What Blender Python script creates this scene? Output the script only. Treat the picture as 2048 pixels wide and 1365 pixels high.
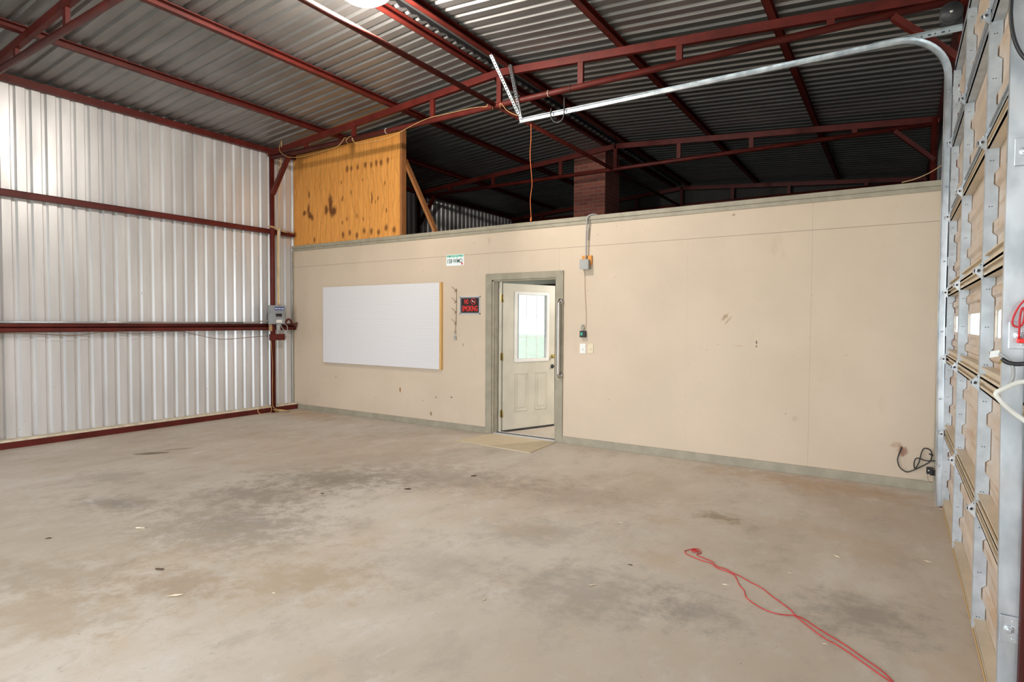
import bpy, bmesh, math, random
from mathutils import Vector, Matrix
for o in list(bpy.data.objects): bpy.data.objects.remove(o, do_unlink=True)
S = bpy.context.scene
COL = S.collection
PI = math.pi
random.seed(7)

# ------------------------------------------------------------------ camera
yaw, pitch, roll, FPX = -0.5761, -0.0318, 0.0055, 1184.28
cam = bpy.data.objects.new('camera', bpy.data.cameras.new('camera')); COL.objects.link(cam)
fwd = Vector((math.sin(yaw)*math.cos(pitch), math.cos(yaw)*math.cos(pitch), math.sin(pitch)))
rt = Vector((math.cos(yaw), -math.sin(yaw), 0)); up = rt.cross(fwd)
r2 = rt*math.cos(roll)+up*math.sin(roll); u2 = -rt*math.sin(roll)+up*math.cos(roll)
M = Matrix((r2, u2, -fwd)).transposed().to_4x4(); M.translation = Vector((8.7425, -6.5229, 1.5073))
cam.matrix_world = M
cam.data.sensor_width = 36; cam.data.lens = 36*FPX/2048; cam.data.clip_start = .02; cam.data.clip_end = 200
S.camera = cam

# ------------------------------------------------------------------ world, daylight fill, exposure
S.view_settings.view_transform = 'Standard'; S.view_settings.look = 'None'
S.view_settings.gamma = 1; S.view_settings.use_curve_mapping = False
S.view_settings.exposure = 0.09
W = bpy.data.worlds.new('world'); S.world = W; W.use_nodes = True
wn = W.node_tree.nodes; wl = W.node_tree.links; wn.clear()
wo = wn.new('ShaderNodeOutputWorld'); bg = wn.new('ShaderNodeBackground')
bg.inputs[0].default_value = (.86, .93, 1, 1); bg.inputs[1].default_value = 2.4
wl.new(bg.outputs[0], wo.inputs[0])

def area_light(name, loc, rot, sx, sy, power, color):
    l = bpy.data.lights.new(name, 'AREA'); l.shape = 'RECTANGLE'; l.size = sx; l.size_y = sy
    l.energy = power; l.color = color
    o = bpy.data.objects.new(name, l); COL.objects.link(o); o.location = loc; o.rotation_euler = rot
    return o
# added area fill: daylight assumed behind the camera, through a made-up bay opening
area_light('added_daylight_fill', (5.4, -11.5, 2.0), (PI/2, 0, 0), 7.5, 3.8, 600, (.88, .95, 1))

# ------------------------------------------------------------------ materials
MATS = {}
def newmat(name):
    m = bpy.data.materials.new(name); m.use_nodes = True
    nt = m.node_tree; b = nt.nodes['Principled BSDF']; MATS[name] = m
    return m, nt, b
def setc(b, col, rough=.6, metal=0, spec=.5):
    b.inputs['Base Color'].default_value = (*col, 1); b.inputs['Roughness'].default_value = rough
    b.inputs['Metallic'].default_value = metal; b.inputs['Specular IOR Level'].default_value = spec
def N(nt, t, **k):
    n = nt.nodes.new(t)
    for a, v in k.items(): setattr(n, a, v)
    return n
def coords(nt, scale=(1, 1, 1)):
    tc = N(nt, 'ShaderNodeTexCoord'); mp = N(nt, 'ShaderNodeMapping')
    mp.inputs['Scale'].default_value = scale; nt.links.new(tc.outputs['Object'], mp.inputs[0]); return mp.outputs[0]
def noise(nt, vec, scale, detail=4, rough=.55):
    n = N(nt, 'ShaderNodeTexNoise'); n.inputs['Scale'].default_value = scale
    n.inputs['Detail'].default_value = detail; n.inputs['Roughness'].default_value = rough
    nt.links.new(vec, n.inputs['Vector']); return n.outputs['Fac']
def ramp(nt, f, a, b, lo=0, hi=1):
    r = N(nt, 'ShaderNodeMapRange'); r.clamp = True; r.interpolation_type = 'SMOOTHSTEP'
    for k, v in zip((1, 2, 3, 4), (a, b, lo, hi)): r.inputs[k].default_value = v
    nt.links.new(f, r.inputs[0]); return r.outputs[0]
def mixc(nt, f, a, b):
    m = N(nt, 'ShaderNodeMix', data_type='RGBA')
    if isinstance(f, (int, float)): m.inputs[0].default_value = f
    else: nt.links.new(f, m.inputs[0])
    for i, c in ((6, a), (7, b)):
        if isinstance(c, tuple): m.inputs[i].default_value = (*c, 1)
        else: nt.links.new(c, m.inputs[i])
    return m.outputs[2]
def math_(nt, op, a, b=None):
    m = N(nt, 'ShaderNodeMath', operation=op)
    for i, c in enumerate((a, b)):
        if c is None: continue
        if isinstance(c, (int, float)): m.inputs[i].default_value = c
        else: nt.links.new(c, m.inputs[i])
    return m.outputs[0]
def bump(nt, b, h, strength=.2, dist=.01):
    n = N(nt, 'ShaderNodeBump'); n.inputs['Strength'].default_value = strength; n.inputs['Distance'].default_value = dist
    nt.links.new(h, n.inputs['Height']); nt.links.new(n.outputs[0], b.inputs['Normal'])
def stain(nt, base, loc, rad, rot, col, strength, soft=.55, nz=None):
    tc = N(nt, 'ShaderNodeTexCoord'); mp = N(nt, 'ShaderNodeMapping', vector_type='TEXTURE')
    mp.inputs['Location'].default_value = loc; mp.inputs['Scale'].default_value = rad; mp.inputs['Rotation'].default_value = rot
    nt.links.new(tc.outputs['Object'], mp.inputs[0])
    ln = N(nt, 'ShaderNodeVectorMath', operation='LENGTH'); nt.links.new(mp.outputs[0], ln.inputs[0])
    d = ln.outputs['Value']
    if nz is not None: d = math_(nt, 'ADD', d, nz)
    f = ramp(nt, d, 1-soft, 1.0, strength, 0)
    return mixc(nt, f, base, col)
def plain(name, col, rough=.6, metal=0, var=.12, vscale=6, spec=.5, bmp=0):
    m, nt, b = newmat(name); setc(b, col, rough, metal, spec)
    v = coords(nt); n = noise(nt, v, vscale)
    dk = tuple(c*(1-var) for c in col); lt = tuple(min(1, c*(1+var)) for c in col)
    nt.links.new(mixc(nt, ramp(nt, n, .3, .7), dk, lt), b.inputs['Base Color'])
    if bmp: bump(nt, b, noise(nt, v, vscale*8), bmp, .003)
    return m

RED = plain('red_oxide_steel', (.10, .013, .009), .5, 0, .22, 5, .3, .15)
GALV, nt, b = newmat('galvanised_steel'); setc(b, (.62, .65, .68), .38, .75)
v = coords(nt, (1, 1, .5)); nt.links.new(mixc(nt, ramp(nt, noise(nt, v, 9, 3), .35, .65), (.52, .56, .60), (.74, .77, .80)), b.inputs['Base Color'])
nt.links.new(ramp(nt, noise(nt, v, 14), .3, .7, .28, .48), b.inputs['Roughness'])
GALV_DULL = plain('dull_galvanised_steel', (.50, .54, .58), .5, .45, .12, 12)
DARKST = plain('dark_steel', (.06, .06, .065), .5, .5)
# painted steel wall sheeting
SHEET, nt, b = newmat('pale_steel_sheeting'); setc(b, (.56, .55, .54), .42, .36)
v = coords(nt, (1, 1, .15)); c = mixc(nt, ramp(nt, noise(nt, v, 3, 5), .35, .7), (.62, .62, .63), (.76, .76, .77))
c = mixc(nt, ramp(nt, noise(nt, coords(nt, (1, 1, .5)), 7, 6), .66, .8, 0, .35), c, (.38, .36, .34))
c = mixc(nt, ramp(nt, noise(nt, coords(nt), 26, 2), .765, .785, 0, .7), c, (.12, .11, .10))
nt.links.new(c, b.inputs['Base Color'])
nt.links.new(ramp(nt, noise(nt, v, 5), .3, .7, .32, .46), b.inputs['Roughness'])
ROOFM, nt, b = newmat('roof_steel_sheeting'); setc(b, (.42, .41, .40), .46, .85)
c = mixc(nt, ramp(nt, noise(nt, coords(nt, (.3, 1, 1)), 4, 5), .3, .7), (.27, .265, .26), (.35, .345, .34))
nt.links.new(c, b.inputs['Base Color'])
# concrete slab
CONC, nt, b = newmat('stained_concrete'); setc(b, (.5, .42, .34), .62, 0, .35)
v = coords(nt); vs = coords(nt, (1, .45, 1))
n1 = noise(nt, v, .55, 5, .6); n2 = noise(nt, vs, 2.2, 6, .65); n3 = noise(nt, v, 14, 6, .7); n4 = noise(nt, v, 60, 3)
c = mixc(nt, ramp(nt, n1, .35, .65), (.50, .425, .345), (.58, .52, .45))
c = mixc(nt, ramp(nt, n2, .52, .74, 0, .6), c, (.42, .365, .305))
c = mixc(nt, ramp(nt, n2, .44, .30, 0, .5), c, (.65, .60, .53))
nm = noise(nt, coords(nt, (1, .6, 1)), 3.6, 8, .72)
c = mixc(nt, ramp(nt, nm, .52, .68, 0, .55), c, (.37, .32, .27))
c = mixc(nt, ramp(nt, nm, .46, .34, 0, .5), c, (.62, .59, .55))
c = mixc(nt, ramp(nt, noise(nt, v, 1.3, 6, .6), .55, .72, 0, .5), c, (.50, .38, .26))
c = mixc(nt, ramp(nt, n3, .58, .74, 0, .45), c, (.30, .25, .20))
c = mixc(nt, ramp(nt, n3, .36, .24, 0, .3), c, (.66, .62, .57))
nz = math_(nt, 'MULTIPLY', math_(nt, 'SUBTRACT', noise(nt, v, 7, 8, .75), .5), 3.2)
nzs = math_(nt, 'MULTIPLY', math_(nt, 'SUBTRACT', noise(nt, v, 9, 4, .6), .5), 1.2)
for (x, y, rx, ry, rot, col, st) in [
    (4.25, -2.75, .75, .42, .5, (.17, .15, .12), .75), (3.42, -4.25, .45, .20, .3, (.16, .15, .14), .8), (4.7, -4.05, .75, .55, .3, (.19, .17, .155), .8),
    (5.35, -4.75, .38, .22, .2, (.26, .17, .10), .7), (5.9, -4.33, .45, .30, .5, (.36, .26, .15), .65), (7.62, -1.82, .24, .15, .1, (.24, .18, .09), .8),
    (7.32, -3.55, .55, .40, .4, (.30, .27, .24), .7), (7.9, -3.45, .30, .22, .1, (.29, .26, .23), .7), (8.62, -3.0, .35, .30, 0, (.25, .23, .21), .7),
    (4.15, -3.45, .70, .34, .4, (.23, .19, .16), .75), (5.1, -5.3, .55, .28, .2, (.33, .24, .15), .6), (5.1, -2.1, 1.1, .5, .3, (.22, .18, .15), .6),
    (6.4, -1.9, .7, .45, 0, (.33, .27, .22), .6), (8.2, -.35, 1.3, .30, -.05, (.42, .26, .15), .7), (.9, -.40, .9, .35, 0, (.46, .30, .18), .65),
    (3.0, -2.0, 2.2, 1.2, .2, (.46, .36, .26), .6), (4.0, -4.9, 2.2, 1.1, .3, (.46, .37, .27), .75), (6.6, -2.9, .6, .3, .6, (.3, .27, .24), .5), (2.4, -3.9, .5, .3, .2, (.3, .26, .21), .5),
    (4.5, -5.2, .8, .3, .5, (.34, .27, .20), .55), (6.35, -3.75, .5, .3, .1, (.36, .32, .28), .5)]:
    c = stain(nt, c, (x, y, 0), (rx*1.25, ry*1.25, 1), (0, 0, rot), col, st*.85, .95, nz)
c = stain(nt, c, (1.70, -3.15, 0), (.20, .085, 1), (0, 0, .9), (.17, .13, .085), .9, .4, nzs)
c = stain(nt, c, (1.72, -2.88, 0), (.20, .04, 1), (0, 0, 1.1), (.24, .19, .13), .8, .4, nzs)
c = mixc(nt, ramp(nt, noise(nt, v, 38, 2), .735, .755, 0, .7), c, (.15, .11, .08))
c = mixc(nt, ramp(nt, noise(nt, coords(nt, (1.1, 1, 1)), 31, 2), .755, .77, 0, .7), c, (.75, .70, .62))
nt.links.new(c, b.inputs['Base Color']); bump(nt, b, n3, .12, .01)
nt.links.new(ramp(nt, n2, .3, .7, .45, .75), b.inputs['Roughness'])
# beige painted board
BEIGE, nt, b = newmat('beige_painted_board'); setc(b, (.62, .5, .38), .55, 0, .35)
v = coords(nt)
c = mixc(nt, ramp(nt, noise(nt, v, 1.2, 4), .3, .7), (.60, .49, .375), (.65, .53, .41))
c = mixc(nt, ramp(nt, noise(nt, v, 26, 5), .62, .76, 0, .35), c, (.40, .29, .19))
c = mixc(nt, ramp(nt, noise(nt, v, 13, 2), .745, .765, 0, .6), c, (.24, .15, .09))
c = mixc(nt, ramp(nt, noise(nt, coords(nt, (1, 1, .4)), 5, 6), .60, .78, 0, .3), c, (.48, .36, .25))
sx = N(nt, 'ShaderNodeSeparateXYZ'); nt.links.new(coords(nt), sx.inputs[0])
def lineat(axis, val, w, s=.6):
    return ramp(nt, math_(nt, 'ABSOLUTE', math_(nt, 'SUBTRACT', sx.outputs[axis], val)), w, w*2.2, s, 0)
c = mixc(nt, lineat(2, 2.43, .0016, .75), c, (.2, .14, .09))
c = mixc(nt, lineat(0, 8.026, .0012, .45), c, (.3, .22, .15))
below = math_(nt, 'LESS_THAN', sx.outputs[2], 2.43)
for xx in (4.137, 5.2, 1.95, 6.8):
    c = mixc(nt, math_(nt, 'MULTIPLY', lineat(0, xx, .0012, .4 if xx in (4.137, 5.2) else .15), below), c, (.3, .22, .15))
nzw = math_(nt, 'MULTIPLY', math_(nt, 'SUBTRACT', noise(nt, v, 30, 4, .7), .5), 1.6)
for (x, z, rx, rz, rot, col, st) in [
    (2.503, .483, .02, .04, 0, (.33, .16, .05), .9), (3.113, .175, .018, .035, 0, (.28, .17, .07), .9), (3.207, .422, .018, .02, 0, (.36, .24, .13), .7),
    (3.492, .443, .022, .010, 0, (.12, .08, .05), .9), (3.694, 1.19, .006, .025, 0, (.2, .13, .08), .9), (7.206, 1.575, .05, .02, .9, (.38, .26, .15), .8),
    (7.24, 1.54, .06, .012, .9, (.4, .28, .17), .6), (7.526, 1.31, .008, .02, 0, (.12, .08, .05), .9), (7.526, 1.27, .008, .012, 0, (.12, .08, .05), .9),
    (8.81, .34, .04, .05, 0, (.30, .13, .08), .85), (8.76, .39, .05, .025, .3, (.42, .27, .18), .6), (7.35, 1.27, .05, .004, 0, (.42, .26, .2), .6),
    (1.08, .60, .012, .012, 0, (.2, .13, .08), .9), (4.13, 2.60, .006, .05, 0, (.3, .2, .12), .7), (7.9, .55, .03, .03, 0, (.5, .4, .3), .6), (2.0, .33, .02, .01, 0, (.45, .33, .2), .6)]:
    c = stain(nt, c, (x, 0, z), (rx*1.3, 5, rz*1.3), (0, -rot, 0), col, st, .6, nzw)
nt.links.new(c, b.inputs['Base Color']); bump(nt, b, noise(nt, v, 90), .08, .003)
TAUPE = plain('taupe_painted_trim', (.335, .30, .225), .5, 0, .10, 7)
WHITEP = plain('white_wall_paint', (.74, .73, .70), .7, 0, .03)
DOORP = plain('offwhite_door_paint', (.60, .57, .48), .42, 0, .07, 3)
SILLW = plain('cream_sill_wood', (.66, .58, .44), .65, 0, .14, 12)
# plywood
LOFTD = plain('dusty_shaded_loft', (.05, .045, .04), .9)  # dusty tone darkened to hold the loft in shade
PLY, nt, b = newmat('orange_plywood'); setc(b, (.55, .27, .07), .6, 0, .3)
g = noise(nt, coords(nt, (22, 1, .8)), 2.5, 6, .65); g2 = noise(nt, coords(nt, (60, 1, 1.2)), 3, 3)
c = mixc(nt, ramp(nt, g, .32, .68), (.63, .25, .05), (.86, .40, .10))
c = mixc(nt, ramp(nt, g2, .60, .75, 0, .4), c, (.34, .14, .03))
w = N(nt, 'ShaderNodeTexWave', wave_type='BANDS', bands_direction='X'); w.inputs['Scale'].default_value = 2.2; w.inputs['Distortion'].default_value = 9
w.inputs['Detail'].default_value = 3; w.inputs['Detail Scale'].default_value = 1.4; nt.links.new(coords(nt, (1.3, 1, .45)), w.inputs[0])
c = mixc(nt, ramp(nt, w.outputs['Fac'], .88, 1, 0, .35), c, (.36, .16, .04))
nzk = math_(nt, 'MULTIPLY', math_(nt, 'SUBTRACT', noise(nt, coords(nt, (1, 1, .5)), 16, 4, .7), .5), 1.4)
knots = [(.95, 3.42, .05, .20, .9), (.85, 3.33, .05, .08, .9), (1.02, 3.30, .07, .09, .9), (.40, 3.38, .03, .10, .8), (.30, 3.33, .045, .05, .8), (.44, 3.28, .05, .06, .85), (.50, 3.24, .03, .05, .7),
         (.42, 3.62, .02, .07, .7), (.55, 2.86, .02, .05, .8)]
for k in range(8): knots.append((1.35+.13*k+.03*math.sin(k*5), 3.93+.03*math.sin(k*3.1), .03, .055, .7))
for k in range(8): knots.append((1.25+.16*k, 2.90+.03*math.sin(k*2.3), .035, .055, .75))
for k in range(16): knots.append((1.15+1.3*random.random(), 3.05+.8*random.random(), .014, .03+.02*random.random(), .7))
for (x, z, rx, rz, st) in knots:
    c = stain(nt, c, (x, 0, z), (rx*1.45, 5, rz*1.35), (0, 0, 0), (.15, .05, .012), min(1, st*1.15), .75, nzk)
nt.links.new(c, b.inputs['Base Color'])
def wood(name, a, bcol, sc=(4, 4, 30)):
    m, nt, b = newmat(name); setc(b, a, .65, 0, .3)
    nt.links.new(mixc(nt, ramp(nt, noise(nt, coords(nt, sc), 3, 5), .3, .7), a, bcol), b.inputs['Base Color']); return m
STUD = wood('brown_timber', (.26, .10, .035), (.36, .15, .05), (20, 20, 2))
CLEAT = wood('pale_pine', (.60, .36, .13), (.70, .45, .18), (20, 20, 2))
MATW = wood('pale_board', (.56, .46, .31), (.63, .53, .38), (2, 12, 1))
# pegboard
PEG, nt, b = newmat('white_pegboard'); setc(b, (.78, .77, .78), .45, 0, .4)
s = N(nt, 'ShaderNodeSeparateXYZ'); nt.links.new(coords(nt), s.inputs[0])
def cell(o): return math_(nt, 'SUBTRACT', math_(nt, 'FRACT', math_(nt, 'DIVIDE', o, .0254)), .5)
a1, a2 = cell(s.outputs[0]), cell(s.outputs[2])
d = math_(nt, 'SQRT', math_(nt, 'ADD', math_(nt, 'MULTIPLY', a1, a1), math_(nt, 'MULTIPLY', a2, a2)))
c = mixc(nt, ramp(nt, d, .12, .16, .9, 0), (.76, .745, .76), (.22, .18, .17)); nt.links.new(c, b.inputs['Base Color'])
# brick
BRICK, nt, b = newmat('old_red_brick'); setc(b, (.3, .1, .07), .85)
tc = N(nt, 'ShaderNodeTexCoord'); s = N(nt, 'ShaderNodeSeparateXYZ'); cb = N(nt, 'ShaderNodeCombineXYZ')
nt.links.new(tc.outputs['Object'], s.inputs[0]); nt.links.new(math_(nt, 'ADD', s.outputs[0], s.outputs[1]), cb.inputs[0]); nt.links.new(s.outputs[2], cb.inputs[1])
bt = N(nt, 'ShaderNodeTexBrick'); nt.links.new(cb.outputs[0], bt.inputs[0])
bt.inputs['Color1'].default_value = (.30, .085, .055, 1); bt.inputs['Color2'].default_value = (.22, .06, .045, 1); bt.inputs['Mortar'].default_value = (.22, .16, .13, 1)
bt.inputs['Scale'].default_value = 1; bt.inputs['Mortar Size'].default_value = .006; bt.inputs['Brick Width'].default_value = .2; bt.inputs['Row Height'].default_value = .067
nn = noise(nt, coords(nt), 7, 4); c = mixc(nt, ramp(nt, nn, .68, .74, 0, .75), bt.outputs['Color'], (.5, .44, .38))
nt.links.new(c, b.inputs['Base Color']); bump(nt, b, bt.outputs['Fac'], -.3, .01)
# rusty inside of door skin
SKIN, nt, b = newmat('tan_door_skin'); setc(b, (.6, .45, .32), .45, .1)
c = mixc(nt, ramp(nt, noise(nt, coords(nt, (1, 1, 2)), 2.5, 5), .35, .7), (.60, .49, .39), (.66, .57, .49))
c = mixc(nt, ramp(nt, noise(nt, coords(nt, (1, .5, 6)), 4, 5), .52, .68, 0, .55), c, (.44, .24, .10)); nt.links.new(c, b.inputs['Base Color'])
RAILM = plain('tan_door_rail', (.66, .56, .42), .45, .15, .10, 3)
BLACK = plain('black_plastic', (.012, .012, .013), .4)
SCREENB = plain('black_display', (.01, .01, .012), .15)
GREYB = plain('grey_enclosure', (.30, .32, .34), .45)
GREYPVC = plain('grey_conduit', (.38, .38, .37), .45)
BLUE = plain('blue_label', (.03, .06, .30), .5)
WHITEPL = plain('white_plastic', (.80, .80, .77), .4, 0, .03)
IVORY = plain('ivory_plastic', (.72, .62, .44), .4, 0, .04)
YCORD = plain('yellow_cord', (.60, .40, .17), .5)
OCORD = plain('orange_cord', (.80, .22, .08), .5)
RCORD = plain('red_cord', (.62, .022, .03), .5, 0, .15, 40)
WCORD = plain('white_cord', (.72, .70, .64), .5)
CHROME = plain('brushed_chrome', (.62, .61, .59), .28, 1, .05)
BRASS = plain('old_brass', (.45, .36, .14), .35, .9, .3, 60)
SIGNK = plain('sign_black', (.018, .012, .012), .35)
SIGNR = plain('sign_red', (.85, .035, .03), .4, 0, .02)
ALU = plain('bright_aluminium', (.80, .80, .82), .3, .6, .04)
PLATEW = plain('plate_white', (.86, .92, .92), .35, 0, .02)
PLATEG = plain('plate_green', (.22, .55, .45), .45)
INK = plain('plate_ink', (.10, .15, .14), .5)
RUST = plain('rusty_wire', (.22, .12, .07), .6, .3)
LEAFM = plain('dry_leaf_brown', (.09, .05, .025), .8)
CHIPM = plain('pale_wood_chip', (.75, .64, .48), .8)
TANB = plain('cardboard_tan', (.46, .30, .16), .8)
GREENL = plain('green_sticker', (.05, .40, .26), .5)
GRASS = plain('meadow_grass', (.55, .60, .44), .95, 0, .25, 3)
GLASS, nt, b = newmat('clear_glass'); setc(b, (1, 1, 1), .02); b.inputs['IOR'].default_value = 1.45
lp = N(nt, 'ShaderNodeBsdfTransparent'); lp.inputs[0].default_value = (.93, .95, .95, 1); gl = N(nt, 'ShaderNodeBsdfGlossy'); gl.inputs['Roughness'].default_value = .03
mx = N(nt, 'ShaderNodeMixShader'); mx.inputs[0].default_value = .06
nt.links.new(lp.outputs[0], mx.inputs[1]); nt.links.new(gl.outputs[0], mx.inputs[2]); nt.links.new(mx.outputs[0], nt.nodes['Material Output'].inputs[0])
MURKY, nt, b = newmat('milky_glass'); setc(b, (.95, .97, 1), .5)
lp = N(nt, 'ShaderNodeBsdfTranslucent'); lp.inputs[0].default_value = (.95, .97, 1, 1); tr = N(nt, 'ShaderNodeBsdfTransparent')
mx = N(nt, 'ShaderNodeMixShader'); mx.inputs[0].default_value = .6
nt.links.new(lp.outputs[0], mx.inputs[1]); nt.links.new(tr.outputs[0], mx.inputs[2]); nt.links.new(mx.outputs[0], nt.nodes['Material Output'].inputs[0])
LAMPM, nt, b = newmat('lamp_glow'); setc(b, (1, 1, 1), .4); b.inputs['Emission Color'].default_value = (1, .93, .82, 1); b.inputs['Emission Strength'].default_value = 30

# ------------------------------------------------------------------ mesh helpers
class MB:
    def __init__(s): s.v = []; s.f = []; s.smooth = []
    def add(s, vs, fs, sm=False):
        k = len(s.v); s.v += [tuple(p) for p in vs]; s.f += [tuple(i+k for i in f) for f in fs]; s.smooth += [sm]*len(fs); return s
    def box(s, x0, x1, y0, y1, z0, z1):
        if x0 > x1: x0, x1 = x1, x0
        if y0 > y1: y0, y1 = y1, y0
        if z0 > z1: z0, z1 = z1, z0
        vs = [(x, y, z) for x in (x0, x1) for y in (y0, y1) for z in (z0, z1)]
        return s.add(vs, [(0, 1, 3, 2), (4, 6, 7, 5), (0, 4, 5, 1), (2, 3, 7, 6), (0, 2, 6, 4), (1, 5, 7, 3)])
    def bar(s, a, b, w, h, upv=(0, 0, 1)):
        a, b = Vector(a), Vector(b); d = (b-a).normalized(); u = Vector(upv)
        if abs(d.dot(u)) > .99: u = Vector((0, 1, 0))
        r = d.cross(u).normalized(); u = r.cross(d)
        vs = [p+r*(w/2*i)+u*(h/2*j) for p in (a, b) for i, j in ((-1, -1), (1, -1), (1, 1), (-1, 1))]
        return s.add(vs, [(3, 2, 1, 0), (4, 5, 6, 7), (0, 1, 5, 4), (1, 2, 6, 5), (2, 3, 7, 6), (3, 0, 4, 7)])
    def prism(s, poly, axis, a, b):
        # poly in the other two axes (in cyclic order x->(y,z), y->(x,z), z->(x,y))
        def P(p, t): return {0: (t, p[0], p[1]), 1: (p[0], t, p[1]), 2: (p[0], p[1], t)}[axis]
        n = len(poly); vs = [P(p, a) for p in poly]+[P(p, b) for p in poly]
        return s.add(vs, [tuple(range(n))[::-1], tuple(range(n, 2*n))]+[(i, (i+1) % n, n+(i+1) % n, n+i) for i in range(n)])
    def tube(s, pts, r, n=8, closed=False, smooth=True):
        pts = [Vector(p) for p in pts]; m = len(pts); rings = []; t0 = None
        for i, p in enumerate(pts):
            if closed: t = (pts[(i+1) % m]-pts[i-1])
            else: t = (pts[min(i+1, m-1)]-pts[max(i-1, 0)])
            t.normalize()
            if t0 is None:
                u = Vector((0, 0, 1)) if abs(t.z) < .9 else Vector((0, 1, 0)); u = (u-t*u.dot(t)).normalized()
            else: u = (u-t*u.dot(t)).normalized()
            t0 = t; w_ = t.cross(u); rr = r[i] if isinstance(r, (list, tuple)) else r
            rings.append([p+(u*math.cos(2*PI*k/n)+w_*math.sin(2*PI*k/n))*rr for k in range(n)])
        vs = [q for ring in rings for q in ring]; fs = []
        for i in range(m if closed else m-1):
            j = (i+1) % m
            for k in range(n): fs.append((i*n+k, i*n+(k+1) % n, j*n+(k+1) % n, j*n+k))
        if not closed: fs += [tuple(range(n))[::-1], tuple((m-1)*n+k for k in range(n))]
        return s.add(vs, fs, smooth)
    def cyl(s, a, b, r, n=16): return s.tube([a, b], r, n)
    def ball(s, c, r, n=10, sc=(1, 1, 1)):
        c = Vector(c); vs = []; fs = []
        for i in range(n+1):
            th = PI*i/n
            for k in range(2*n):
                ph = PI*k/n; vs.append((c.x+r*sc[0]*math.sin(th)*math.cos(ph), c.y+r*sc[1]*math.sin(th)*math.sin(ph), c.z+r*sc[2]*math.cos(th)))
        for i in range(n):
            for k in range(2*n): fs.append((i*2*n+k, i*2*n+(k+1) % (2*n), (i+1)*2*n+(k+1) % (2*n), (i+1)*2*n+k))
        return s.add(vs, fs, True)
    def build(s, name, mat, parent=None, bevel=0, origin=None):
        me = bpy.data.meshes.new(name)
        o3 = Vector(origin) if origin is not None else Vector((0, 0, 0))
        me.from_pydata([tuple(Vector(p)-o3) for p in s.v], [], s.f); me.update()
        for p, sm in zip(me.polygons, s.smooth): p.use_smooth = sm
        bm = bmesh.new(); bm.from_mesh(me); bmesh.ops.remove_doubles(bm, verts=bm.verts, dist=1e-6); bmesh.ops.recalc_face_normals(bm, faces=bm.faces)
        bm.to_mesh(me); bm.free(); me.materials.append(mat)
        o = bpy.data.objects.new(name, me); COL.objects.link(o); o.location = o3
        if parent: o.parent = parent; 
        if bevel:
            md = o.modifiers.new('bevel', 'BEVEL'); md.width = bevel; md.segments = 2; md.limit_method = 'ANGLE'
        return o
def tag(o, label=None, cat=None, group=None, kind=None):
    if label: o['label'] = label
    if cat: o['category'] = cat
    if group: o['group'] = group
    if kind: o['kind'] = kind
    return o
def struct(o, label=None): return tag(o, label, None, None, 'structure')
def thing(name, label, cat, group=None, loc=(0, 0, 0)):
    o = bpy.data.objects.new(name, None); COL.objects.link(o); o.location = loc; o.empty_display_size = .1
    return tag(o, label, cat, group)
def sm(pts, n=6):     # Catmull-Rom smoothing of a path
    P = [Vector(p) for p in pts]; P = [2*P[0]-P[1]]+P+[2*P[-1]-P[-2]]; out = []
    for i in range(1, len(P)-2):
        for k in range(n):
            t = k/n; a, b_, c_, d_ = P[i-1:i+3]
            out.append(.5*((2*b_)+(c_-a)*t+(2*a-5*b_+4*c_-d_)*t*t+(3*b_-a-3*c_+d_)*t**3))
    out.append(P[-2]); return out
def text_mesh(name, body, mat, parent, center, w, h, depth=.001, ry=0, facing='-y', off=0.0):
    cu = bpy.data.curves.new(name, 'FONT'); cu.body = body; cu.size = 1; cu.extrude = 0; cu.offset = off
    cu.align_x = 'LEFT'
    t = bpy.data.objects.new('tmp', cu); COL.objects.link(t)
    dg = bpy.context.evaluated_depsgraph_get(); me = bpy.data.meshes.new_from_object(t.evaluated_get(dg))
    bpy.data.objects.remove(t); bpy.data.curves.remove(cu)
    xs = [p.co.x for p in me.vertices]; ys = [p.co.y for p in me.vertices]
    x0, x1, y0, y1 = min(xs), max(xs), min(ys), max(ys)
    for p in me.vertices:
        a = (p.co.x-(x0+x1)/2)/(x1-x0)*w; b_ = (p.co.y-(y0+y1)/2)/(y1-y0)*h
        if facing == '-y': p.co = Vector((a, 0, b_))
        else: p.co = Vector((0, a, b_))
    me.name = name; me.materials.append(mat)
    o = bpy.data.objects.new(name, me); COL.objects.link(o); o.location = center
    if parent: o.parent = parent
    md = o.modifiers.new('solid', 'SOLIDIFY'); md.thickness = depth; md.offset = 0
    return o

# ------------------------------------------------------------------ building shell
Y0, Y1, XR = -7.8, 6.95, 9.22
def ridgez(x):   # centre height of the truss top chords
    return 4.54-.066*(4.62-x) if x < 4.62 else 4.54-.079*(x-4.62)
def roofz(x): return ridgez(x)+.121

struct(MB().box(-.12, 9.30, Y0-.1, Y1+.1, -.12, 0).build('floor', CONC), 'stained concrete slab floor')
struct(MB().box(-60, 60, -60, 60, -.5, -.14).build('ground', GRASS), 'grassy meadow outside the building')

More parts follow.
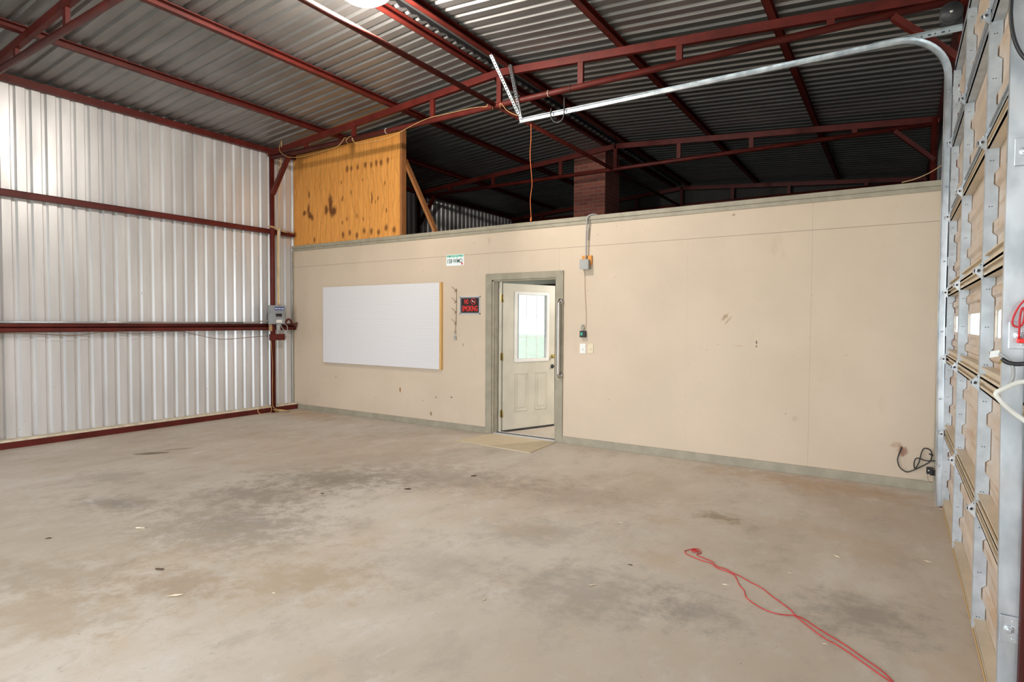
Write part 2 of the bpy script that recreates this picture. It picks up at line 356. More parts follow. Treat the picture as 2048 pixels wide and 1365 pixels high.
def ribprofile(y0, y1, pitch=.1525, phase=0.0, depth=.024):
    """(position, depth) pairs of a ribbed sheet, ribs recessed away from the room"""
    out = [(y0, 0)]; k = math.floor((y0-phase)/pitch)
    while True:
        a = phase+k*pitch; k += 1
        if a > y1: break
        for dy, dd in ((0, 0), (.014, depth), (.044, depth), (.064, 0)):
            if y0 < a+dy < y1: out.append((a+dy, dd))
    out.append((y1, 0)); return out
def sheet_wall(name, x, y0, y1, z0, z1, sign, phase):
    pr = ribprofile(y0, y1, phase=phase); m = MB(); n = len(pr)
    vs = []
    for off in (0, .0012):
        for z in (z0, z1): vs += [(x+sign*(d+off), y, z) for y, d in pr]
    fs = [(i, i+1, n+i+1, n+i) for i in range(n-1)]+[(2*n+i, 3*n+i, 3*n+i+1, 2*n+i+1) for i in range(n-1)]
    fs += [(i, 2*n+i, 2*n+i+1, i+1) for i in range(n-1)]+[(n+i, n+i+1, 3*n+i+1, 3*n+i) for i in range(n-1)]
    fs += [(0, n, 3*n, 2*n), (n-1, 3*n-1, 4*n-1, 2*n-1)]
    m.add(vs, fs); return m
struct(sheet_wall('wall_left', 0, Y0, Y1, .02, roofz(0)+.035, -1, -3.866).build('wall_left', SHEET))
# right wall: sheeting around the overhead door openings
mr = sheet_wall('wall_right', XR, -.42, Y1, .0, roofz(XR)+.02, 1, 0)
m2 = sheet_wall('wall_right', XR, -4.25, -.42, 3.68, roofz(XR)+.02, 1, 0); mr.add(m2.v, m2.f)
m2 = sheet_wall('wall_right', XR, Y0, -4.25, 0, roofz(XR)+.02, 1, 0); mr.add(m2.v, m2.f)
struct(mr.build('wall_right', SHEET))
# far gable wall with window opening, front gable wall (behind camera) with a bay opening added for the fill light
mf = MB().box(-.02, .15, Y1, Y1+.08, 0, 4.3).box(1.15, XR, Y1, Y1+.08, 0, 4.3).box(.15, 1.15, Y1, Y1+.08, 0, .45).box(.15, 1.15, Y1, Y1+.08, 2.3, 4.3)
mf.prism([(-.02, 4.3), (XR, 4.3), (XR, roofz(XR)+.03), (4.62, roofz(4.62)+.03), (-.02, roofz(0)+.03)], 1, Y1, Y1+.08)
struct(mf.build('wall_far', LOFTD))  # near-black colour puts the loft's shade into this wall
mf = MB().box(-.02, 2.6, Y0-.14, Y0-.08, 0, 4.3).box(8.1, XR, Y0-.14, Y0-.08, 0, 4.3).box(2.6, 8.1, Y0-.14, Y0-.08, 2.8, 4.3)
mf.prism([(-.02, 4.3), (XR, 4.3), (XR, roofz(XR)+.03), (4.62, roofz(4.62)+.03), (-.02, roofz(0)+.03)], 1, Y0-.14, Y0-.08)
struct(mf.build('wall_front', SHEET))
# roof: two ribbed slopes, ridge gap, ridge cap
pr = ribprofile(Y0, Y1, phase=-.03)
def slope(xa, xb):
    m = MB(); n = len(pr); vs = []
    for off in (0, .0015):
        for x in (xa, xb): vs += [(x, y, roofz(x)+d+off) for y, d in pr]
    fs = [(i, i+1, n+i+1, n+i) for i in range(n-1)]+[(2*n+i, 3*n+i, 3*n+i+1, 2*n+i+1) for i in range(n-1)]
    fs += [(i, 2*n+i, 2*n+i+1, i+1) for i in range(n-1)]+[(n+i, n+i+1, 3*n+i+1, 3*n+i) for i in range(n-1)]
    return m.add(vs, fs)
roof = slope(-.05, 4.53); q = slope(4.71, 9.3); roof.add(q.v, q.f)
roof.prism([(4.36, roofz(4.36)+.026), (4.62, roofz(4.62)+.024), (4.88, roofz(4.88)+.026), (4.88, roofz(4.88)+.03), (4.62, roofz(4.62)+.03), (4.36, roofz(4.36)+.03)], 1, Y0, Y1)
struct(roof.build('ceiling', ROOFM), 'ribbed steel roof sheeting')
# scalloped closure strips along both sides of the ridge
for xs in (4.545, 4.695):
    m = MB(); vs = []; yy = [Y0+.02+i*.0381 for i in range(int((Y1-Y0-.04)/.0381))]
    for dx in (0, .012):
        vs += [(xs+dx, y, roofz(xs)+.024) for y in yy]+[(xs+dx, y, roofz(xs)-.022-.016*math.cos(2*PI*(y)/.1525)) for y in yy]
    n = len(yy)
    fs = [(i, i+1, n+i+1, n+i) for i in range(n-1)]+[(2*n+i, 3*n+i, 3*n+i+1, 2*n+i+1) for i in range(n-1)]+[(n+i, n+i+1, 3*n+i+1, 3*n+i) for i in range(n-1)]
    m.add(vs, fs).build('trim_1', DARKST)['kind'] = 'structure'

# partition with door opening, trims
DX0, DX1, DZ = 4.188, 5.165, 2.068
PX1 = 9.046
mp_ = MB().box(0.0, DX0, 0, .11, 0, 2.74).box(DX1, PX1, 0, .11, 0, 2.74).box(DX0, DX1, 0, .11, DZ, 2.74)
struct(mp_.build('wall_partition', BEIGE), 'beige painted partition')
mt = MB().box(0, PX1+.02, -.022, .12, 2.742, 2.79).box(0, PX1+.02, -.012, 0, 2.70, 2.742)
struct(mt.build('trim_2', TAUPE, bevel=.002))
struct(MB().box(.13, 4.088, -.02, 0, 0, .082).build('baseboard_left', TAUPE, bevel=.002))
struct(MB().box(5.268, PX1, -.02, 0, 0, .088).build('baseboard_right', TAUPE, bevel=.002))
struct(MB().box(PX1, PX1+.014, -.03, .10, 0, 2.742).build('trim_3', TAUPE))
struct(MB().box(0, .022, -.02, .0, .08, 2.70).build('trim_4', TAUPE))
# loft deck over the back room = ceiling of that room, plus room walls
struct(MB().box(0.03, PX1, .11, Y1-.01, 2.50, 2.62).build('ceiling', WHITEP), 'white ceiling of the room behind the doorway')
struct(MB().box(.03, PX1, .13, .16, DZ+.2, 2.50).build('wall_inner', WHITEP))
struct(MB().box(PX1-.05, PX1-.01, .16, Y1-.01, 0, 2.5).build('wall_inner', WHITEP))
struct(MB().box(.03, .07, .16, Y1-.01, 0, 2.5).build('wall_inner', WHITEP))
struct(MB().box(0.03, PX1, .125, Y1-.01, 2.621, 2.64).build('floor', LOFTD), 'dusty deck of the loft, coloured dark to keep the loft dim')
# window in the far wall of the back room
w1 = thing('window_1', None, None); w1['kind'] = 'structure'
m = MB()
for (a, b_, c_, d_) in ((.13, .2, .43, 2.32), (1.1, 1.17, .43, 2.32), (.2, 1.1, .43, .5), (.2, 1.1, 2.25, 2.32), (.2, 1.1, .5, .505), (.2, .21, .5, 2.25)): m.box(a, b_, Y1-.03, Y1, c_, d_)
m.build('window_frame', WHITEPL, w1)
MB().box(.2, 1.1, Y1+.02, Y1+.026, .5, 2.25).build('pane', GLASS, w1)

# ------------------------------------------------------------------ interior door
d1 = thing('door_1', None, None); d1['kind'] = 'structure'
m = MB().box(DX0-.1, DX0+.0, -.02, 0, 0, DZ+.085).box(DX1, DX1+.103, -.02, 0, 0, DZ+.085).box(DX0, DX1, -.02, 0, DZ, DZ+.085)
m.build('door_casing', TAUPE, d1, bevel=.003)
m = MB().box(DX0, DX0+.022, -.004, .10, 0, DZ).box(DX1-.012, DX1, -.004, .10, 0, DZ).box(DX0, DX1, -.004, .10, DZ-.02, DZ)
m.box(DX0+.022, DX0+.036, .03, .08, 0, DZ-.02).box(DX0+.036, DX0+.044, .05, .065, 0, DZ-.02)
m.build('door_jamb', TAUPE, d1, bevel=.002)
MB().box(DX0+.0, DX0+.06, .10, .14, 0, DZ).build('inner_jamb', DOORP, d1)
MB().box(DX0, DX1, .0, .05, 0, .016).box(DX0, DX1, .075, .13, 0, .02).build('threshold', ALU, d1)
MB().box(DX0, DX1, .05, .075, 0, .022).build('threshold_seal', DARKST, d1)
ang = math.radians(69); U = Vector((math.cos(ang), math.sin(ang), 0)); Nn = Vector((math.sin(ang), -math.cos(ang), 0)); H0 = Vector((4.262, .155, 0))
def L(u, n, z): p = H0+U*u+Nn*n; return (p.x, p.y, z)
def lbox(m, u0, u1, n0, n1, z0, z1):
    vs = [L(u, n, z) for u in (u0, u1) for n in (n0, n1) for z in (z0, z1)]
    return m.add(vs, [(0, 1, 3, 2), (4, 6, 7, 5), (0, 4, 5, 1), (2, 3, 7, 6), (0, 2, 6, 4), (1, 5, 7, 3)])
UW = .914
m = MB()
lbox(m, 0, .215, -.044, 0, .03, 2.035); lbox(m, .785, UW, -.044, 0, .03, 2.035); lbox(m, .215, .785, -.044, 0, .03, .965); lbox(m, .215, .785, -.044, 0, 1.92, 2.035)
m.build('door_leaf', DOORP, d1)
m = MB()
for (a, b_) in ((.205, .420), (.558, .768)):
    for (u0, u1, z0, z1) in ((a, a+.016, .27, .805), (b_-.016, b_, .27, .805), (a, b_, .27, .286), (a, b_, .789, .805)): lbox(m, u0, u1, 0, .006, z0, z1)
    lbox(m, a+.045, b_-.045, 0, .005, .32, .757)
m.build('raised_panel', DOORP, d1, bevel=.002)
m = MB()
for (u0, u1, z0, z1) in ((.19, .235, .955, 1.93), (.757, .802, .955, 1.93), (.235, .757, .955, 1.0), (.235, .757, 1.89, 1.93)): lbox(m, u0, u1, -.05, .012, z0, z1)
wf = m.build('window_frame', WHITEPL, d1, bevel=.003)
m = MB(); lbox(m, .235, .757, -.024, -.018, 1.0, 1.89); m.build('pane', GLASS, wf)
m = MB()
for u in (.405, .585): lbox(m, u, u+.006, -.016, -.010, 1.0, 1.89)
for z in (1.295, 1.59): lbox(m, .235, .757, -.016, -.010, z, z+.006)
m.build('grille', WHITEPL, wf)
m = MB()
m.add([L(.37, -.03, 1.0), L(.41, -.03, 1.0), L(.415, -.03, 1.4), L(.40, -.03, 1.89), L(.365, -.03, 1.5)], [(0, 1, 2, 3, 4)])
hz = [.259, 1.037, 1.83]
m = MB()
lbox(m, 0, .914, -.044, 0, .006, .03); m.build('door_sweep', DARKST, d1)
for z in hz:
    m = MB(); lbox(m, -.002, 0, -.04, -.004, z-.05, z+.05); m.tube([L(-.008, .002, z-.052), L(-.008, .002, z+.052)], .006, 10)
    m.add([(DX0+.0605, .105, z-.05), (DX0+.0605, .14, z-.05), (DX0+.0605, .14, z+.05), (DX0+.0605, .105, z+.05)], [(0, 1, 2, 3)])
    m.build('hinge', BRASS, d1)
for nm, z, mt in (('door_knob', 1.018, BRASS), ('deadbolt', .873, DARKST)):
    m = MB(); m.tube([L(.868, 0, z), L(.868, .008, z)], .030, 20); m.tube([L(.868, .008, z), L(.868, .04, z)], .011, 12)
    if nm == 'door_knob': m.ball(L(.868, .045, z), .025)
    else: m.tube([L(.868, .008, z), L(.868, .02, z)], .02, 16)
    m.build(nm, mt, d1)

# grab bar on the right casing
gb = thing('grab_bar', 'long vertical chrome grab bar on the right side of the door casing', 'handle')
m = MB(); xg = 5.237
m.tube(sm([(xg, -.02, 1.765), (xg, -.05, 1.768), (xg, -.072, 1.75), (xg, -.076, 1.70), (xg, -.076, 1.3), (xg, -.076, .91), (xg, -.072, .862), (xg, -.05, .845), (xg, -.02, .848)], 8), .0155, 14)
m.build('bar', CHROME, gb)
for z in (1.765, .848): MB().cyl((xg, -.020, z), (xg, -.030, z), .038, 22).build('flange', CHROME, gb)

# board in front of the doorway
tag(MB().prism([(4.10, -.655), (5.235, -.73), (5.19, -.03), (4.20, -.02)], 2, 0.0005, .008).build('doorway_board', MATW), 'pale thin board lying flat on the slab before the doorway', 'board')

# ------------------------------------------------------------------ steel frame
def rod(m, a, b, r, n=14): return m.tube([a, b], r, n)
def truss(yc, label, verts_x):
    t = thing('roof_truss', label, 'truss', 'red steel roof trusses', (4.62, yc, 0))
    def part(m, name): 
        o = m.build(name, RED); o.parent = t; o.matrix_parent_inverse = t.matrix_basis.inverted(); return o
    part(rod(MB(), (.10, yc, 4.170), (9.10, yc, 4.137), .034), 'bottom_chord')
    m = MB(); m.bar((.05, yc, ridgez(.05)), (4.63, yc, ridgez(4.62)), .05, .085); part(m, 'top_chord')
    m = MB(); m.bar((4.61, yc, ridgez(4.62)), (9.15, yc, ridgez(9.15)), .05, .085); part(m, 'top_chord')
    for x in verts_x:
        z0 = 4.170-.0037*x+.028; part(MB().box(x-.032, x+.032, yc-.02, yc+.02, z0, ridgez(x)-.04), 'vertical_strut')
    part(MB().bar((.56, yc, 4.135), (.145, yc, 3.58), .05, .07, (0, 1, 0)), 'knee_brace')
    part(MB().bar((8.66, yc, 4.11), (9.11, yc, 3.66), .05, .085, (0, 1, 0)), 'knee_brace')
    return t
TV = [.99, 2.06, 3.555, 4.62, 5.72, 6.83, 8.19]
truss(-.487, 'red steel truss above the partition, carrying the wrapped yellow cord', TV)
truss(-4.14, 'nearest red steel truss, crossing the top left corner of the view', [1.134, 2.33, 3.55, 4.62, 5.72, 6.83, 8.19])
truss(3.06, 'red steel truss in the dark loft, in front of the brick chimney', TV)
truss(6.80, 'farthest red steel truss, against the dark gable end', TV)
def post(x, y, label, mat=RED, r=.040, name='steel_post'):
    m = rod(MB(), (x, y, 0), (x, y, 4.22), r, 16); m.box(x-.07, x+.07, y-.06, y+.06, 0, .008); return tag(m.build(name, mat), label, 'post', 'red steel posts')
post(.12, -.487, 'red round steel post with the grey electrical box on it')
post(.12, -4.14, 'red round steel post on the left wall, left of the view')
post(.12, 3.06, 'red steel post on the left wall of the dark loft')
post(9.145, -.487, 'red steel post behind the far door track')
post(9.119, -4.15, 'red steel post at the right edge, beside the near door track')
post(9.10, 3.06, 'red steel post on the right wall of the dark loft')
for x, lab in ((1.345, 'red roof purlin nearest the left eave'), (2.835, 'red roof purlin between the left eave and the ridge'), (4.43, 'red roof purlin on the left side of the ridge'),
               (4.765, 'red roof purlin on the right side of the ridge'), (6.20, 'first red roof purlin right of the ridge'), (7.71, 'second red roof purlin right of the ridge')):
    zb = ridgez(x)+.043
    m = MB(); m.box(x-.032, x+.032, Y0, Y1, zb, zb+.012).box(x-.032, x-.027, Y0, Y1, zb, zb+.07).box(x-.032, x+.032, Y0, Y1, zb+.066, zb+.076)
    tag(m.build('roof_purlin', RED), lab, 'purlin', 'red roof purlins')
for x, s_, lab in ((.045, 1, 'red eave beam along the top of the left wall'), (9.16, -1, 'red eave beam along the top of the right wall')):
    z = ridgez(x)+.043; tag(MB().box(x-.035, x+.035, Y0, Y1, z-.027, z+.058).build('eave_beam', RED), lab, 'beam')
# the long round tie running front to back under the ridge
tag(rod(MB(), (4.56, Y0, 4.19), (4.56, -.525, 4.165), .03).build('tie_pipe', RED), 'long red round pipe under the ridge, running front to back in the shop', 'pipe')
tag(rod(MB(), (4.56, -.45, 4.165), (4.56, 6.76, 4.165), .03).build('tie_pipe', RED), 'long red round pipe under the ridge above the dark loft', 'pipe')
# wall girts
m = MB().box(.004, .10, Y0, -.03, 3.005, 3.012).box(.09, .10, Y0, -.03, 2.945, 3.012).box(.004, .10, Y0, -.03, 2.94, 2.946)
tag(m.build('wall_girt', RED), 'upper red channel girt along the left wall', 'girt', 'red girts on the left wall')
m = MB().box(.004, .10, Y0, -.02, 1.405, 1.410).box(.088, .10, Y0, -.02, 1.355, 1.41).box(.004, .10, Y0, -.02, 1.355, 1.360)
tag(m.build('wall_girt', RED), 'middle red channel girt along the left wall, under the red pipe', 'girt', 'red girts on the left wall')
tag(rod(MB(), (.075, Y0, 1.436), (.075, -.05, 1.436), .027).build('wall_pipe', RED), 'red round pipe resting on the middle girt of the left wall', 'pipe')
tag(MB().box(.004, .10, .14, 6.8, 2.94, 3.0).build('wall_girt', RED), 'red girt on the left wall in the dark loft', 'girt', 'red girts on the left wall')
m = MB().box(.002, .12, Y0, -.005, .0, .078)
tag(m.build('base_channel', RED), 'red base channel on the slab along the left wall', 'channel')
tag(MB().box(.001, .125, Y0, -.022, .079, .103).build('sill_board', SILLW), 'cream sill board on top of the red base channel', 'board')

# ------------------------------------------------------------------ plywood gable panel, timbers, chimney
tag(MB().box(.012, 2.50, .012, .028, 2.792, 4.33).build('plywood_panel', PLY), 'orange plywood panel with dark knots standing on the partition', 'panel')
tag(MB().box(2.502, 2.545, .0, .09, 2.792, 4.36).build('timber_stud', STUD), 'upright brown timber at the right edge of the plywood', 'timber')
tag(MB().bar((2.47, .136, 3.95), (3.085, .136, 2.81), .04, .085, (0, 1, 0)).build('timber_brace', STUD), 'diagonal brown timber brace leaning from the plywood to the partition top', 'timber')
tag(MB().box(3.60, 4.235, 3.5, 4.15, 2.62, 4.80).build('chimney', BRICK), 'old red brick chimney stack rising through the dark loft', 'chimney')

# ------------------------------------------------------------------ ceiling lamp
lt = thing('ceiling_lamp', 'glowing ceiling lamp beside the ridge at the top edge', 'lamp', 'ceiling lamps', (4.60, -2.66, 4.60))
def rel(o, p): o.parent = p; o.matrix_parent_inverse = p.matrix_basis.inverted(); return o
rel(MB().cyl((4.60, -2.66, 4.56), (4.60, -2.66, 4.66), .06, 20).build('lamp_base', WHITEPL), lt)
m = MB(); m.tube([(4.60, -2.66, 4.565), (4.60, -2.66, 4.545), (4.60, -2.66, 4.50), (4.60, -2.66, 4.455), (4.60, -2.66, 4.43)], [.12, .21, .235, .17, .04], 28)
rel(m.build('lamp_globe', LAMPM), lt)
def point(loc, e, r, col=(1, .91, .81)):
    l = bpy.data.lights.new('lamp_light', 'POINT'); l.energy = e; l.shadow_soft_size = r; l.color = col
    o = bpy.data.objects.new('lamp_light', l); COL.objects.link(o); o.location = loc; return o
point((4.60, -2.66, 4.36), 262, .07)
# a second, unseen lamp added behind the camera for fill light
lt2 = thing('ceiling_lamp', 'unseen ceiling lamp added behind the viewpoint as fill light', 'lamp', 'ceiling lamps', (4.60, -6.6, 4.60))
rel(MB().cyl((4.60, -6.6, 4.56), (4.60, -6.6, 4.66), .06, 20).build('lamp_base', WHITEPL), lt2)
m = MB(); m.tube([(4.60, -6.6, 4.565), (4.60, -6.6, 4.545), (4.60, -6.6, 4.50), (4.60, -6.6, 4.455), (4.60, -6.6, 4.43)], [.12, .21, .235, .17, .04], 28)
rel(m.build('lamp_globe', LAMPM), lt2)
point((4.60, -6.6, 4.36), 52, .07, (1, .97, .95))

lt3 = thing('ceiling_lamp', 'unseen round lamp added in the room behind the doorway to brighten its door', 'lamp', 'ceiling lamps', (6.4, 1.9, 2.5))  # unseen lamp, added to light the open door leaf
rel(MB().cyl((6.4, 1.9, 2.46), (6.4, 1.9, 2.499), .08, 24).cyl((6.4, 1.9, 2.2), (6.4, 1.9, 2.47), .01, 8).build('lamp_base', WHITEPL), lt3)
rel(MB().ball((6.4, 1.9, 2.2), .13, 8, (1, 1, .4)).build('lamp_globe', LAMPM), lt3)
point((6.4, 1.9, 2.06), 110, .06, (1, .96, .90))

# ------------------------------------------------------------------ overhead door
XF, XS = 9.08, 9.132            # room face of the stiles, plane of the skin
ZJ = [.03, .64, 1.25, 1.785, 2.39, 2.98, 3.58]
YS = [-.61, -1.71, -2.93, -4.04]
d2 = thing('door_2', None, None); d2['kind'] = 'structure'
def skinprof(z0, z1):
    h = z1-z0; out = [(XS, z0)]
    for f in (.30, .68):
        c_ = z0+h*f; out += [(XS, c_-.042), (XS-.016, c_-.026), (XS-.016, c_+.026), (XS, c_+.042)]
    out.append((XS, z1)); return out
WY = [(-1.30, -.66), (-2.38, -1.76), (-3.62, -3.0)]
for i in range(6):
    z0, z1 = ZJ[i]+.002, ZJ[i+1]-.002
    if i == 2:     # the section with the small windows
        m = MB(); za, zb = 1.448, 1.575
        m.box(XS, XS+.004, YS[-1], YS[0], z0, za).box(XS, XS+.004, YS[-1], YS[0], zb, z1)
        ys = [YS[-1]]+[y for w_ in reversed(WY) for y in w_]+[YS[0]]
        for k in range(0, len(ys), 2): m.box(XS, XS+.004, ys[k], ys[k+1], za, zb)
        for zz in (1.36, 1.665): m.prism([(XS, zz-.03), (XS-.014, zz-.018), (XS-.014, zz+.018), (XS, zz+.03)], 1, YS[-1], YS[0])
        sk = m.build('door_section', SKIN, d2)
        for (ya, yb) in WY:
            m = MB().box(XS-.008, XS+.008, ya-.02, yb+.02, za-.02, za).box(XS-.008, XS+.008, ya-.02, yb+.02, zb, zb+.02).box(XS-.008, XS+.008, ya-.02, ya, za, zb).box(XS-.008, XS+.008, yb, yb+.02, za, zb)
            f = m.build('window_frame', SKIN, sk)
            MB().box(XS+.001, XS+.003, ya, yb, za, zb).build('pane', MURKY, f)
    else:
        p = skinprof(z0, z1); poly = p+[(x+.004, z) for x, z in reversed(p)]
        MB().prism(poly, 1, YS[-1], YS[0]).build('door_section', SKIN, d2)
    # top and bottom rails of the section, stepped channels
    for (a, b_) in (((z0, z0+.055)), ((z1-.05, z1))):
        m = MB().box(XF+.004, XS-.001, YS[-1], YS[0], a, a+.008).box(XF+.004, XS-.001, YS[-1], YS[0], b_-.008, b_)
        m.box(XF+.004, XF+.010, YS[-1], YS[0], a, a+.020).box(XF+.020, XF+.026, YS[-1], YS[0], a+.008, b_-.008)
        m.build('section_rail', RAILM if z0 < 2.2 else GALV_DULL, d2)
    # stiles: web facing the camera, flange facing the room
    for y in YS:
        zz0, zz1 = z0+.006, z1-.045
        pr2 = [(XF, zz0)]
        if i == 2: pr2 += [(XS-.004, zz0), (XS-.004, 1.325), (XS-.018, 1.343), (XS-.018, 1.378), (XS-.004, 1.396), (XS-.006, 1.63), (XS-.018, 1.647), (XS-.018, 1.683), (XS-.004, 1.70), (XS-.004, zz1)]
        else:
            q_ = [(x-.004 if x == XS else x-.006, z) for x, z in skinprof(z0, z1)]; pr2 += [(q_[0][0], zz0)]+q_[1:-1]+[(q_[-1][0], zz1)]
        pr2.append((XF, zz1))
        m = MB().prism(pr2, 1, y-.0015, y+.0015).box(XF-.0015, XF, y-.0015, y+.05, zz0, zz1)
        st = m.build('stile', GALV_DULL, d2)
        m = MB()
        for zz in (zz0+.06, (zz0+zz1)/2, zz1-.06):
            for xx in (XF+.014, XF+.024): m.box(xx, xx+.005, y-.0022, y-.0015, zz-.004, zz)
        m.build('slot_marks', DARKST, st)
for j in range(1, 6):
    for y in YS:
        z = ZJ[j]-.02
        m = MB().prism([(XF, z+.045), (XF-.034, z+.006), (XF-.034, z-.006), (XF, z-.045)], 1, y-.006, y-.002)
        m.box(XF-.036, XF-.030, y-.006, y+.03, z-.012, z+.012)
        m.cyl((XF-.018, y-.013, z), (XF-.018, y-.002, z), .008, 12).cyl((XF-.012, y-.010, z+.028), (XF-.012, y-.002, z+.028), .004, 8)
        hg_ = m.build('hinge', GALV, d2)
        MB().cyl((XF-.018, y-.0145, z), (XF-.018, y-.013, z), .0055, 12).build('bolt', DARKST, hg_)
m = MB().box(XF+.004, XS+.004, YS[-1], YS[0], .012, .035); m.build('bottom_seal', CLEAT, d2)
# C-shaped guide track, sweep of a channel profile
def ctrack(name, label, y, path, w=.05, d=.028, t=.002):
    """channel swept along path in the xz plane; flanges point to the door side (dirn = sign of y)"""
    pts = [Vector((a, 0, c)) for a, c in path]; n = len(pts); m = MB()
    sgn = 1 if y > -2 else -1
    prof = [(-w/2, -d/2), (-w/2, d/2), (w/2, d/2), (w/2, -d/2), (w/2-t, -d/2), (w/2-t, d/2-t), (-w/2+t, d/2-t), (-w/2+t, -d/2)]
    vs = []
    for i, p in enumerate(pts):
        tt = (pts[min(i+1, n-1)]-pts[max(i-1, 0)]).normalized(); nn = Vector((tt.z, 0, -tt.x))
        for a, b_ in prof: q_ = p+nn*a; vs.append((q_.x, y+sgn*b_, q_.z))
    k = len(prof); fs = [(i*k+j, i*k+(j+1) % k, (i+1)*k+(j+1) % k, (i+1)*k+j) for i in range(n-1) for j in range(k)]
    m.add(vs, fs); return m
R_ = .36
def trackpath(xv, zc, xend):
    p = [(xv+.02, .012), (xv, 1.5), (xv, zc-R_)]
    for k in range(1, 13):
        a = PI/2*k/12; p.append((xv-R_+R_*math.cos(a), zc-R_+R_*math.sin(a)))
    p += [(xend+2, zc+.005), (xend, zc+.012)]; return p
tr = thing('door_track', 'bent galvanised door track with the long arm reaching toward the ridge', 'track', 'overhead door tracks')
ctrack('t', '', -.564, trackpath(9.045, 3.865, 4.96), .05, .03).build('rail', GALV, tr)
MB().box(8.52, 9.13, -.545, -.541, 3.855, 3.895).box(8.52, 9.13, -.575, -.541, 3.895, 3.898).build('perforated_angle', GALV_DULL, tr)
for k in range(11): MB().box(8.58+k*.046, 8.58+k*.046+(.022 if k % 2 else .009), -.546, -.5455, 3.871, 3.880).build('slot', BLACK, tr)
for z in (3.38, 2.62, 2.02, 1.45, .9, .35):
    m = MB().box(9.06, 9.12, -.540, -.537, z-.035, z+.035).box(9.075, 9.079, -.58, -.540, z-.035, z+.035)
    m.cyl((9.05, -.585, z), (9.05, -.579, z), .007, 8); m.build('track_bracket', GALV, tr)
tr2 = thing('door_track', 'upright galvanised door track at the right edge, close by', 'track', 'overhead door tracks')
ctrack('t', '', -4.11, trackpath(9.046, 3.865, 4.96), .052, .03).build('rail', GALV, tr2)
for z in (2.04, 1.475, .55):
    m = MB().box(9.035, 9.083, -4.134, -4.129, z-.042, z+.042)
    for dz in (-.028, -.012, .012, .028): m.box(9.064, 9.081, -4.137, -4.134, z+dz-.003, z+dz+.003)
    m.cyl((9.058, -4.144, z), (9.058, -4.134, z), .008, 8).cyl((9.058, -4.138, z), (9.058, -4.134, z), .013, 16)
    m.build('track_bracket', GALV, tr2, bevel=.0015)
MB().box(9.0, 9.055, -4.15, -4.08, .0, .014).build('track_foot', BLACK, tr2)
# counterbalance drum and shaft
dr = thing('cable_drum', 'dark cable drum hanging at the top of the far door track', 'drum')
m = MB().cyl((9.05, -.63, 3.985), (9.05, -.59, 3.985), .06, 24).cyl((9.05, -.645, 3.985), (9.05, -.63, 3.985), .078, 28).cyl((9.05, -.59, 3.985), (9.05, -.58, 3.985), .078, 28)
m.build('drum', DARKST, dr)
MB().prism([(8.985, 3.90), (9.13, 3.90), (9.13, 4.02), (9.09, 4.06), (9.02, 4.06), (8.985, 4.0)], 1, -.576, -.572).build('bearing_plate', DARKST, dr)
MB().cyl((9.05, -.655, 3.985), (9.05, -.572, 3.985), .012, 12).build('axle', CHROME, dr)
m = MB()
for x0, y0, nm in ((4.766, -.887, 'left'), (4.80, -.541, 'right')):
    a = Vector((x0, y0, 4.575)); b_ = Vector((4.945 if nm == 'left' else 4.975, -.575 if nm == 'left' else -.56, 3.97 if nm == 'left' else 3.885))
    hg = MB(); dv = b_-a; nseg = 21; wv = dv.cross(Vector((0, 1, 0))).normalized()*.017; th = Vector((0, .0015, 0))
    # strip with punched holes: side rails joined by rungs
    for s_ in (-1, 1): hg.bar(a+wv*s_*.72, b_+wv*s_*.72, .008, .003, (0, 1, 0))
    for k in range(nseg+1): p = a+dv*(k/nseg); q_ = dv.normalized()*.010; hg.bar(p-q_, p+q_, .03, .003, (0, 1, 0))
    fl = Vector((0, .015, 0)); hg.bar(a+wv+fl, b_+wv+fl, .003, .03, (0, 1, 0))
    tag(hg.build('hanger_strap', GALV), 'punched steel hanger strap, %s of the two holding the track end' % nm, 'strap', 'punched hanger straps')
# black cable hooked over the track
m = MB().tube(sm([(5.40, -.588, 3.935), (5.395, -.59, 3.87), (5.42, -.59, 3.80), (5.48, -.588, 3.76), (5.545, -.585, 3.79), (5.563, -.582, 3.87), (5.562, -.58, 4.035)], 8), .008, 8)
tag(m.build('cable_hook', BLACK), 'black U-shaped cable hooked over the long track arm', 'cable')

# ------------------------------------------------------------------ things on the partition
t = thing('pegboard', 'large white pegboard mounted on the partition', 'pegboard')
MB().box(.825, 3.302, -.046, -.040, .832, 2.062).build('board', PEG, t)
for x0, x1 in ((3.285, 3.335), (.84, .88), (2.02, 2.06)):
    MB().box(x0, x1, -.040, -.001, .825, 2.068 if x0 > 3 else 2.05).build('batten', CLEAT, t)
t = thing('license_plate', 'small white and green license plate on the partition', 'plate')
MB().box(3.397, 3.707, -.006, -.001, 2.291, 2.446).build('plate', PLATEW, t, bevel=.003)
m = MB(); pl = [(3.405, 2.44), (3.70, 2.44), (3.70, 2.415), (3.66, 2.405), (3.63, 2.418), (3.59, 2.400), (3.56, 2.415), (3.53, 2.402), (3.49, 2.418), (3.46, 2.405), (3.43, 2.415), (3.405, 2.408)]
m.prism(pl, 1, -.0075, -.006).build('mountain_band', PLATEG, t)
text_mesh('lettering', '158·WMQ', INK, t, (3.552, -.0068, 2.352), .265, .072, off=.02)
for x in (3.466, 3.640): MB().cyl((x, -.009, 2.425), (x, -.006, 2.425), .007, 10).build('screw', DARKST, t)
MB().box(3.665, 3.69, -.0075, -.006, 2.302, 2.325).build('sticker', SIGNR, t)
t = thing('warning_sign', 'black and red NO SMOKING sign in a white frame on the partition', 'sign')
MB().box(3.648, 3.986, -.006, -.001, 1.622, 1.850).build('sign_panel', SIGNK, t)
m = MB()
